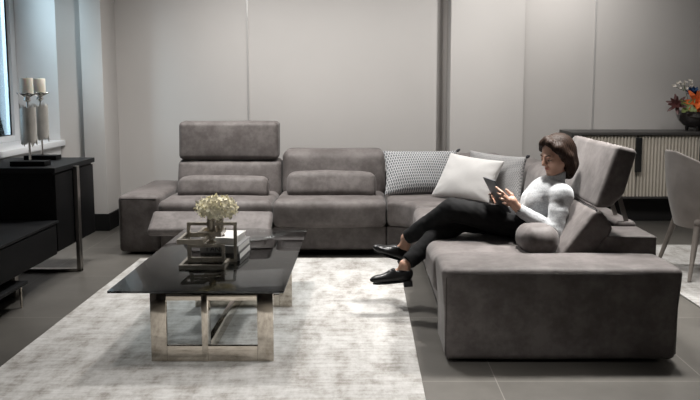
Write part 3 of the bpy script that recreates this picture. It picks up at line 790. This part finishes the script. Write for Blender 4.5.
def star_flower(name, c, nrm, n, ln, wd, curl, mat, label, cat, layers=2, hmat=None):
    base = (c[0] * .6 + BC[0] * .4, c[1] * .6 + BC[1] * .4, BC[2] + .06)
    o = empty(name, base, label, cat); nrm = Vector(nrm).normalized(); a = nrm.orthogonal().normalized(); b = nrm.cross(a); parts = []
    for l in range(layers):
        for k in range(n):
            an = 2 * math.pi * (k + .5 * l) / n; e = a * math.cos(an) + b * math.sin(an)
            parts.append(petal_data(c, e * (1 - .35 * l) + nrm * (.35 + .5 * l), nrm, ln * (1 - .12 * l), wd, curl))
    me = mesh('petals', *merge(parts)); link('petals', me, mat, o)
    tubes('stem', [([base, ((base[0] + c[0]) / 2, (base[1] + c[1]) / 2, (base[2] + c[2]) / 2 + .01), c], .004)], M['stem'], o, n=6)
    return o
M['orange'] = simple('orange_petals', (.72, .16, .04), .5, var=.25, vscale=30)
M['blue'] = simple('blue_petals', (.02, .06, .16), .5, var=.3, vscale=30)
M['burgundy'] = simple('burgundy_petals', (.07, .022, .02), .5, var=.3, vscale=30)
M['leaf'] = simple('green_leaf', (.16, .20, .07), .5, var=.25, vscale=20)
M['sprig'] = simple('white_sprig', (.62, .58, .52), .7, var=.1, vscale=30)
bx, by, bz = BC
star_flower('orange_flower', (bx - .01, by - .06, bz + .29), (-.2, -1, .35), 7, .16, .028, -.15, M['orange'], 'large orange flower in the black glass bowl', 'flower')
star_flower('blue_flower', (bx - .02, by + .03, bz + .375), (-.1, -.5, .9), 7, .10, .022, .1, M['blue'], 'dark blue flower behind the orange flower', 'flower')
star_flower('burgundy_flower', (bx - .20, by - .02, bz + .27), (-.6, -.7, .3), 6, .12, .020, -.1, M['burgundy'], 'dark burgundy flower at the left rim of the bowl', 'flower')
star_flower('leaf_spray', (bx - .11, by - .07, bz + .245), (-.3, -1, .5), 4, .11, .032, .1, M['leaf'], 'green leaves at the bowl rim below the burgundy flower', 'leaves', 1)
def sprig():
    base = (bx - .04, by, bz + .06); o = empty('white_sprig', base, 'fine white blossom sprig rising above the bowl', 'flower'); rs = random.Random(5)
    tip = Vector((bx - .13, by, bz + .475)); parts, st = [], [([base, (bx - .07, by, bz + .28), tuple(tip)], .003)]
    for k in range(26):
        p = tip + Vector((rs.uniform(-.11, .09), rs.uniform(-.05, .05), rs.uniform(-.035, .05)))
        if k % 3 == 0: st.append(([tuple(tip - Vector((0, 0, .06))), tuple(p)], .0015))
        for q in range(5):
            an = q * 1.2566 + rs.random(); parts.append(petal_data(p, (math.cos(an), math.sin(an) * .7, .5 + math.sin(an)), (0, -1, .4), .018, .007, .2, 3))
    link('blossom', mesh('blossom', *merge(parts)), M['sprig'], o); tubes('twig', st, M['stem'], o, n=5)
sprig()

# ================================================================== DINING CHAIR
M['velvet'] = simple('grey_velvet', (.26, .23, .21), .65, var=.16, vscale=7, bmp=.08, bscale=50, sheen=.35)
M['chair_leg'] = simple('taupe_painted_leg', (.22, .195, .175), .45, var=.08)
def dining_chair():
    c = Vector((2.565, 5.55, .0145)); t = empty('dining_chair', tuple(c), 'grey velvet tub dining chair with tapered legs at the right edge', 'chair')
    # wrap-round shell: back toward -X, arms fall toward +X
    n, m = 44, 12; V, F = [], []
    def shell(a, k, off):
        s = abs(a) / R(118); rise = 1 - max(0, (s - .12) / .88) ** 1.3
        zt = .64 + .275 * rise; zb = .37; z = zb + (zt - zb) * k
        rx, ry = (.30 + .09 * k + off), (.275 + .055 * k + off)
        bul = .02 * math.sin(math.pi * k)
        return (c.x + .05 - (rx + bul) * math.cos(a), c.y + (ry + bul) * math.sin(a), z)
    for side, off in ((0, 0), (1, -.045)):
        for i in range(n + 1):
            a = R(-118 + 236 * i / n)
            for j in range(m + 1):
                k = j / m; V.append(shell(a, k, off * (1 - .35 * k)))
    w = m + 1; h = (n + 1) * w
    for i in range(n):
        for j in range(m):
            F.append((i * w + j, (i + 1) * w + j, (i + 1) * w + j + 1, i * w + j + 1)); F.append((h + i * w + j, h + i * w + j + 1, h + (i + 1) * w + j + 1, h + (i + 1) * w + j))
        F.append((i * w + m, (i + 1) * w + m, h + (i + 1) * w + m, h + i * w + m)); F.append((i * w, h + i * w, h + (i + 1) * w, (i + 1) * w))
    for i in (0, n):
        for j in range(m): F.append((i * w + j, i * w + j + 1, h + i * w + j + 1, h + i * w + j))
    me = mesh('backrest', V, F); fix(me); set_sharp(me, 55); link('backrest', me, M['velvet'], t)
    pts = [Vector(shell(R(-118 + 236 * i / n), 1, -.014)) for i in range(n + 1)]
    tubes('rim_piping', [(pts, .012)], M['velvet'], t)
    soft('seat', c.x - .20, c.x + .28, c.y - .22, c.y + .22, .375, .475, M['velvet'], t, r=.05, crown=(0, 0, .02), wav=.001)
    for sx, sy in ((-1, -1), (-1, 1), (1, -1), (1, 1)):
        tubes('leg', [([(c.x + sx * .18, c.y + sy * .19, .39), (c.x + sx * .262, c.y + sy * .29, .0145)], [.025, .013])], M['chair_leg'], t, n=14)
dining_chair()

# ================================================================== THE WOMAN
SKIN, nt, b = newmat('skin'); v = coords(nt)
L(nt, ramp(nt, noise(nt, v, 14, 3), [(.3, (.42, .245, .175)), (.7, (.49, .30, .22))]), b.inputs['Base Color'])
b.inputs['Roughness'].default_value = .48; b.inputs['Subsurface Weight'].default_value = .12; b.inputs['Subsurface Radius'].default_value = (.012, .005, .003)
def knit():
    m, nt, b = newmat('grey_knit'); v = coords(nt)
    L(nt, ramp(nt, noise(nt, v, 110, 4, .7), [(.25, (.24, .25, .26)), (.55, (.385, .395, .405)), (.8, (.50, .51, .52))]), b.inputs['Base Color'])
    b.inputs['Roughness'].default_value = .95; b.inputs['Sheen Weight'].default_value = .3; b.inputs['Specular IOR Level'].default_value = .1
    bump(nt, b, noise(nt, v, 150, 2), .4, .003); return m
M['knit'] = knit()
M['trousers'] = simple('black_trousers', (.0085, .0085, .009), .8, var=.3, vscale=30, bmp=.2, bscale=40, spec=.15)
M['shoe'] = simple('black_leather', (.007, .007, .0075), .32, var=.2, vscale=20, spec=.35)
def hair_mat():
    m, nt, b = newmat('brown_hair'); v = coords(nt, scale=(1, 1, .16))
    n = noise(nt, v, 190, 3, .6)
    L(nt, ramp(nt, n, [(.3, (.012, .0065, .0045)), (.6, (.028, .016, .011)), (.85, (.055, .033, .023))]), b.inputs['Base Color'])
    b.inputs['Roughness'].default_value = .55; b.inputs['Specular IOR Level'].default_value = .12; bump(nt, b, n, .25, .002); return m
M['hair'] = hair_mat()
M['lips'] = simple('lips', (.40, .15, .12), .4, var=.05)
M['eye_white'] = simple('eye_white', (.55, .5, .46), .3, var=.02)
M['lash'] = simple('lash_and_iris', (.02, .012, .01), .5, var=.1)
M['brow'] = simple('eyebrow_hair', (.06, .035, .024), .8, var=.1)
M['tablet_back'] = simple('tablet_back', (.10, .105, .115), .35, metal=.4, var=.04)
M['screen'] = simple('dark_screen', (.012, .014, .018), .08, var=.05)
M['strap'] = simple('black_watch_strap', (.010, .010, .010), .5, var=.1)

def person():
    base = Vector((1.05, 4.62, .47))
    P = empty('person', tuple(base), 'woman in grey jumper and black trousers sitting legs crossed, reading a tablet', 'person')
    # ---- head frame: x forward, y to her left, z up
    yaw, pitch, roll = R(28), R(14), R(0)
    f = Vector((-math.cos(yaw) * math.cos(pitch), -math.sin(yaw) * math.cos(pitch), -math.sin(pitch))).normalized()
    l = Vector((0, 0, 1)).cross(f).normalized(); u = f.cross(l).normalized()
    HC = Vector((1.160, 4.575, .985)); A = np.array([[f.x, l.x, u.x], [f.y, l.y, u.y], [f.z, l.z, u.z]])
    def h(x, y, z): return tuple(HC + f * x + l * y + u * z)
    # ---- joints
    SL, EL, WL = (1.170, 4.440, .755), (1.108, 4.375, .548), (.918, 4.437, .668)
    SR, ER, WR = (1.150, 4.745, .760), (1.005, 4.790, .580), (.868, 4.665, .640)
    HL, KL, AL = (1.03, 4.515, .545), (.535, 4.565, .648), (.268, 4.785, .425)
    HR, KR, AR = (1.03, 4.700, .540), (.600, 4.660, .562), (.245, 4.500, .320)
    FL = ((.262, 4.805, .318), (.118, 4.765, .372)); FR = ((.252, 4.498, .262), (.055, 4.492, .246))
    LO, HI = (-.02, 4.24, .19), (1.36, 4.98, 1.14)
    s = SDF(LO, HI, .0042)
    # torso
    s.ell((1.065, 4.61, .555), (.105, .14, .085)); s.ell((1.08, 4.605, .64), (.095, .115, .10), k=.05); s.ell((1.12, 4.60, .73), (.09, .12, .105), k=.05)
    s.cone(SL, SR, .048, .048, .05)
    s.chain([(1.17, 4.59, .80), (1.165, 4.585, .85), h(-.025, 0, -.055)], [.052, .047, .048], .03)
    # arms
    s.chain([SL, EL, WL], [.044, .036, .024], .02); s.chain([SR, ER, WR], [.044, .036, .024], .02)
    # legs and feet
    for H_, K_, A_, F_ in ((HL, KL, AL, FL), (HR, KR, AR, FR)):
        s.chain([H_, K_, A_], [.075, .050, .031], .03)
        fe = Vector(F_[0]).lerp(Vector(F_[1]), .72); s.chain([A_, F_[0]], [.032, .024], .01); s.chain([F_[0], tuple(fe)], [.022, .011], .01); s.chain([Vector(A_).lerp(Vector(F_[0]), .35), Vector(F_[0]).lerp(Vector(F_[1]), .42)], [.027, .018], .02)
    # hands: near (left) hand wraps the tablet's near edge
    s.chain([WL, (.893, 4.418, .692), (.866, 4.405, .722)], [.021, .024, .026], .018)
    s.ell((.866, 4.406, .722), (.030, .018, .030), k=.012)
    fng = [((.842, 4.404, .742), (.808, 4.398, .776), (.775, 4.424, .803)), ((.852, 4.400, .726), (.818, 4.394, .751), (.786, 4.432, .768)),
           ((.860, 4.401, .711), (.828, 4.395, .726), (.800, 4.436, .737)), ((.866, 4.404, .697), (.841, 4.400, .703), (.818, 4.436, .707))]
    for i, q in enumerate(fng): s.chain(q, [.0095, .0088, .0072] if i < 3 else [.0085, .0078, .0065], .004)
    s.chain([(.888, 4.412, .712), (.868, 4.418, .758), (.838, 4.436, .786)], [.012, .0105, .0085], .006)
    # far (right) hand
    s.chain([WR, (.848, 4.640, .660), (.832, 4.622, .680)], [.021, .024, .024], .018)
    for (z, dx) in ((.735, 0), (.718, .006), (.700, .014), (.684, .022)):
        s.chain([(.822 + dx, 4.612, z - .012), (.780 + dx, 4.604, z), (.760 + dx, 4.566, z + .006)], [.0095, .0088, .0072], .004)
    s.chain([(.850, 4.620, .690), (.846, 4.592, .722), (.826, 4.560, .748)], [.012, .0105, .0085], .006)
    # head
    k = .016
    s.ell(h(-.012, 0, .03), (.094, .073, .082), A, .02); s.ell(h(.030, 0, -.03), (.058, .057, .082), A, .02)
    s.ell(h(.056, 0, -.090), (.026, .028, .022), A, k)
    for y in (1, -1):
        s.cone(h(.0, .050 * y, -.052), h(.055, .016 * y, -.092), .018, .018, .02)
        s.ell(h(.055, .036 * y, -.030), (.026, .024, .022), A, k)
        s.cone(h(.084, .010 * y, .012), h(.070, .044 * y, .010), .010, .010, .012)
        s.ell(h(.094, .031 * y, -.007), (.012, .018, .009), A, .010, 's')
        s.ell(h(.074, .031 * y, -.008), (.014, .016, .0125), A, .004)
        s.ell(h(.098, .011 * y, -.037), (.009, .007, .007), A, .006)
        s.ell(h(-.004, .072 * y, -.016), (.015, .008, .029), A, .006)
    s.cone(h(.086, 0, .006), h(.108, 0, -.032), .0085, .0105, .008)
    s.ell(h(.084, 0, -.060), (.012, .022, .006), A, .006); s.ell(h(.082, 0, -.0705), (.012, .019, .007), A, .006)
    me = relax(s.mesh('body'), 1, .4); link('body', me, SKIN, P)
    # facial features
    def small(name, items, mat):
        q = SDF(tuple(HC - Vector((.16, .16, .16))), tuple(HC + Vector((.16, .16, .16))), .0016)
        for it in items:
            if it[0] == 'e': q.ell(it[1], it[2], A, 0)
            else: q.cone(it[1], it[2], it[3], it[4], .002)
        return link(name, q.mesh(name), mat, P)
    small('lips', [('e', h(.0865, 0, -.0605), (.0115, .021, .0045)), ('e', h(.0845, 0, -.0695), (.0115, .018, .0058))], M['lips'])
    for y in (1, -1):
        small('eyelashes', [('c', h(.0865, .020 * y, -.0125), h(.0880, .031 * y, -.0145), .0022, .0026), ('c', h(.0880, .031 * y, -.0145), h(.078, .046 * y, -.0105), .0026, .002)], M['lash'])
        small('eyebrow', [('c', h(.0925, .014 * y, .0125), h(.0875, .034 * y, .0175), .0028, .003), ('c', h(.0875, .034 * y, .0175), h(.070, .052 * y, .011), .003, .0018)], M['brow'])
    # hair: chin-length bob swept back from a side parting
    q = SDF(tuple(HC - Vector((.20, .20, .22))), tuple(HC + Vector((.20, .20, .17))), .0032)
    q.ell(h(-.020, 0, .030), (.108, .089, .094), A, .02)
    q.ell(h(-.055, 0, -.030), (.075, .084, .115), A, .03)
    for y in (1, -1):
        q.chain([h(.02, .066 * y, .05), h(-.022, .078 * y, -.02), h(-.036, .070 * y, -.085), h(-.045, .052 * y, -.135)], [.024, .030, .030, .018], .02)
    q.chain([h(-.085, 0, 0), h(-.085, 0, -.09), h(-.07, 0, -.145)], [.05, .052, .035], .03)
    q.ell(h(.098, 0, -.045), (.092, .125, .136), A, .008, 's')
    q.chain([h(.045, -.01, .104), h(.058, .030, .088), h(.046, .062, .052), h(.016, .078, .004)], [.012, .012, .014, .014], .03)
    q.chain([h(.045, -.01, .104), h(.060, -.034, .082), h(.046, -.064, .04)], [.012, .012, .013], .03)
    # strands
    ax = [q.lo[i] + q.h * np.arange(q.n[i]) for i in range(3)]; X, Y, Z = np.meshgrid(*ax, indexing='ij')
    xl = (X - HC.x) * f.x + (Y - HC.y) * f.y + (Z - HC.z) * f.z; yl = (X - HC.x) * l.x + (Y - HC.y) * l.y; zl = (X - HC.x) * u.x + (Y - HC.y) * u.y + (Z - HC.z) * u.z
    an = np.arctan2(xl + .02, yl); q.g += (.0010 * np.sin(an * 34 + zl * 20) + .0008 * np.sin(an * 61 - zl * 31)).astype(np.float32)
    link('hair', relax(q.mesh('hair'), 1, .3), M['hair'], P)
    # jumper
    q = SDF((.80, 4.26, .46), (1.36, 4.94, .96), .0052)
    q.ell((1.070, 4.61, .560), (.122, .150, .085)); q.ell((1.075, 4.61, .635), (.112, .128, .105), k=.05); q.ell((1.110, 4.60, .735), (.110, .132, .110), k=.05)
    for y in (4.53, 4.67): q.ell((1.030, y, .695), (.045, .052, .056), k=.06)
    q.cone(SL, SR, .060, .060, .06)
    AM = tuple(Vector(SL).lerp(Vector(EL), .45)); q.cone(SL, AM, .049, .053, .05); q.cone(AM, EL, .055, .051, .012); q.cone(EL, WL, .052, .036, .012)
    q.chain([SR, ER], [.064, .056], .035); q.cone(ER, WR, .056, .037, .03)
    q.ripple(.0030, 40, 11); q.ripple(.0012, 95, 5)
    q.cut_at(WL, Vector(WL) - Vector(EL), .075); q.cut_at(WR, Vector(WR) - Vector(ER), .075)
    # roll collar and cuffs
    nk = Vector(h(-.025, 0, -.055)) - Vector((1.165, 4.585, .84))
    c0 = Vector((1.163, 4.588, .815)); c1 = Vector((1.160, 4.583, .868))
    q.cone(c0, c1, .060, .064, .008)
    q.cut_at(c1 + Vector((0, 0, .004)), Vector((-.32, -.1, 1)), .09)
    jm = relax(q.mesh('jumper'), 2, .5); jo = link('jumper', jm, M['knit'], P)
    for (a_, b_) in ((WL, EL), (WR, ER)):
        d = (Vector(b_) - Vector(a_)).normalized()
        link('cuff', mesh('cuff', *tube_data([Vector(a_) + d * t for t in (-.006, .0, .02, .026)], [.030, .035, .036, .033], 20)), M['knit'], jo)
    # trousers
    q = SDF((.14, 4.34, .26), (1.24, 4.90, .80), .0052)
    q.ell((1.045, 4.612, .545), (.125, .165, .082), k=.03)
    q.chain([HL, KL], [.098, .070], .03); q.chain([KL, (.40, 4.675, .530), AL], [.070, .062, .046], .015)
    q.chain([HR, KR], [.095, .070], .012); q.chain([KR, (.42, 4.58, .452), AR], [.070, .062, .046], .008)
    q.ripple(.0035, 42, 8, (1, 1, 1)); q.ripple(.002, 90, 9)
    eL = Vector(AL).lerp(Vector(KL), .05); eR = Vector(AR).lerp(Vector(KR), .05)
    q.cut_at(eL, Vector(AL) - Vector(KL), .085); q.cut_at(eR, Vector(AR) - Vector(KR) , .085)
    link('trousers', relax(q.mesh('trousers'), 2, .5), M['trousers'], P)
    # shoes
    for A_, F_ in ((AL, FL), (AR, FR)):
        hl, toe = Vector(F_[0]), Vector(F_[1]); d = (toe - hl).normalized(); up = (Vector(A_) - hl); up = (up - d * up.dot(d)).normalized(); sd = d.cross(up)
        B = np.array([[d.x, sd.x, up.x], [d.y, sd.y, up.y], [d.z, sd.z, up.z]])
        W_ = lambda x, y, z: tuple(hl + d * x + sd * y + up * z)
        q = SDF(tuple(hl - Vector((.32, .2, .2))), tuple(hl + Vector((.2, .2, .2))), .0035)
        q.ell(W_(.0, 0, .005), (.046, .037, .046), B, .02); q.ell(W_(.06, 0, -.004), (.075, .040, .036), B, .03); q.ell(W_(.135, 0, -.012), (.060, .040, .023), B, .03); q.ell(W_(.185, 0, -.016), (.034, .026, .015), B, .03)
        q.cone(W_(.07, 0, .018), W_(.085, 0, .016), .030, .020, .02)
        q.cone(W_(-.006, 0, .10), W_(-.006, 0, .034), .036, .030, .006, 's'); q.cone(W_(.0, 0, .060), W_(.050, 0, .050), .030, .026, .006, 's')
        q.cut_plane(W_(0, 0, -.036), tuple(-up))
        so = link('shoe', relax(q.mesh('shoe'), 1, .4), M['shoe'], P)
        V, F = [], []
        for zz in (-.036, -.044):
            for i in range(28):
                a = 2 * math.pi * i / 28; x = .088 + .114 * math.cos(a); w = .034 * (1 + .12 * math.cos(a)) * (1 - .35 * max(0, math.cos(a)) ** 3); V.append(W_(x, w * math.sin(a), zz))
        F = [(i, (i + 1) % 28, 28 + (i + 1) % 28, 28 + i) for i in range(28)] + [tuple(range(28))[::-1], tuple(range(28, 56))]
        m2 = mesh('sole', V, F); fix(m2); link('sole', m2, M['shoe'], so, smooth=False)
        bm = bmesh.new(); add_box(bm, -.036, .018, -.027, .027, -.074, -.034, .005); m3 = from_bm('heel', bm)
        T = Matrix(((d.x, sd.x, up.x, hl.x), (d.y, sd.y, up.y, hl.y), (d.z, sd.z, up.z, hl.z), (0, 0, 0, 1))); m3.transform(T); link('heel', m3, M['shoe'], so, smooth=False)
    # wristwatch
    d = (Vector(EL) - Vector(WL)).normalized(); w0 = Vector(WL) - d * .012
    wo = link('wristwatch', mesh('wristwatch', *tube_data([w0 - d * .009, w0 - d * .008, w0 + d * .008, w0 + d * .009], [.0235, .0262, .0272, .0245], 24)), M['strap'], P)
    bm = bmesh.new(); add_box(bm, -.014, .014, -.004, .004, -.016, .016, .003); m4 = from_bm('watch_case', bm)
    m4.transform(Matrix.Translation(w0 + Vector((-.005, -.0275, -.004))) @ d.to_track_quat('Z', 'Y').to_matrix().to_4x4()); link('watch_case', m4, M['strap'], wo, smooth=False)
person()
def tablet():
    NT = Vector((.768, 4.424, .842)); dn = Vector((.455, .0, -.89)).normalized(); wd = Vector((-.045, .155, .004)).normalized(); n = dn.cross(wd).normalized()
    if n.x < 0: n = -n
    hh, ww = .215, .160; c = NT + dn * hh / 2 + wd * ww / 2
    T = Matrix(((wd.x, dn.x, n.x, c.x), (wd.y, dn.y, n.y, c.y), (wd.z, dn.z, n.z, c.z), (0, 0, 0, 1)))
    o = empty('tablet', tuple(c), 'thin dark grey tablet held in both hands of the seated woman', 'tablet')
    bm = bmesh.new(); add_box(bm, -ww / 2, ww / 2, -hh / 2, hh / 2, -.004, .003, .003); me = from_bm('casing', bm); me.transform(T); set_sharp(me); link('casing', me, M['tablet_back'], o)
    bm = bmesh.new(); add_box(bm, -ww / 2 + .006, ww / 2 - .006, -hh / 2 + .006, hh / 2 - .006, .0028, .0038); me = from_bm('screen', bm); me.transform(T); link('screen', me, M['screen'], o, smooth=False)
tablet()
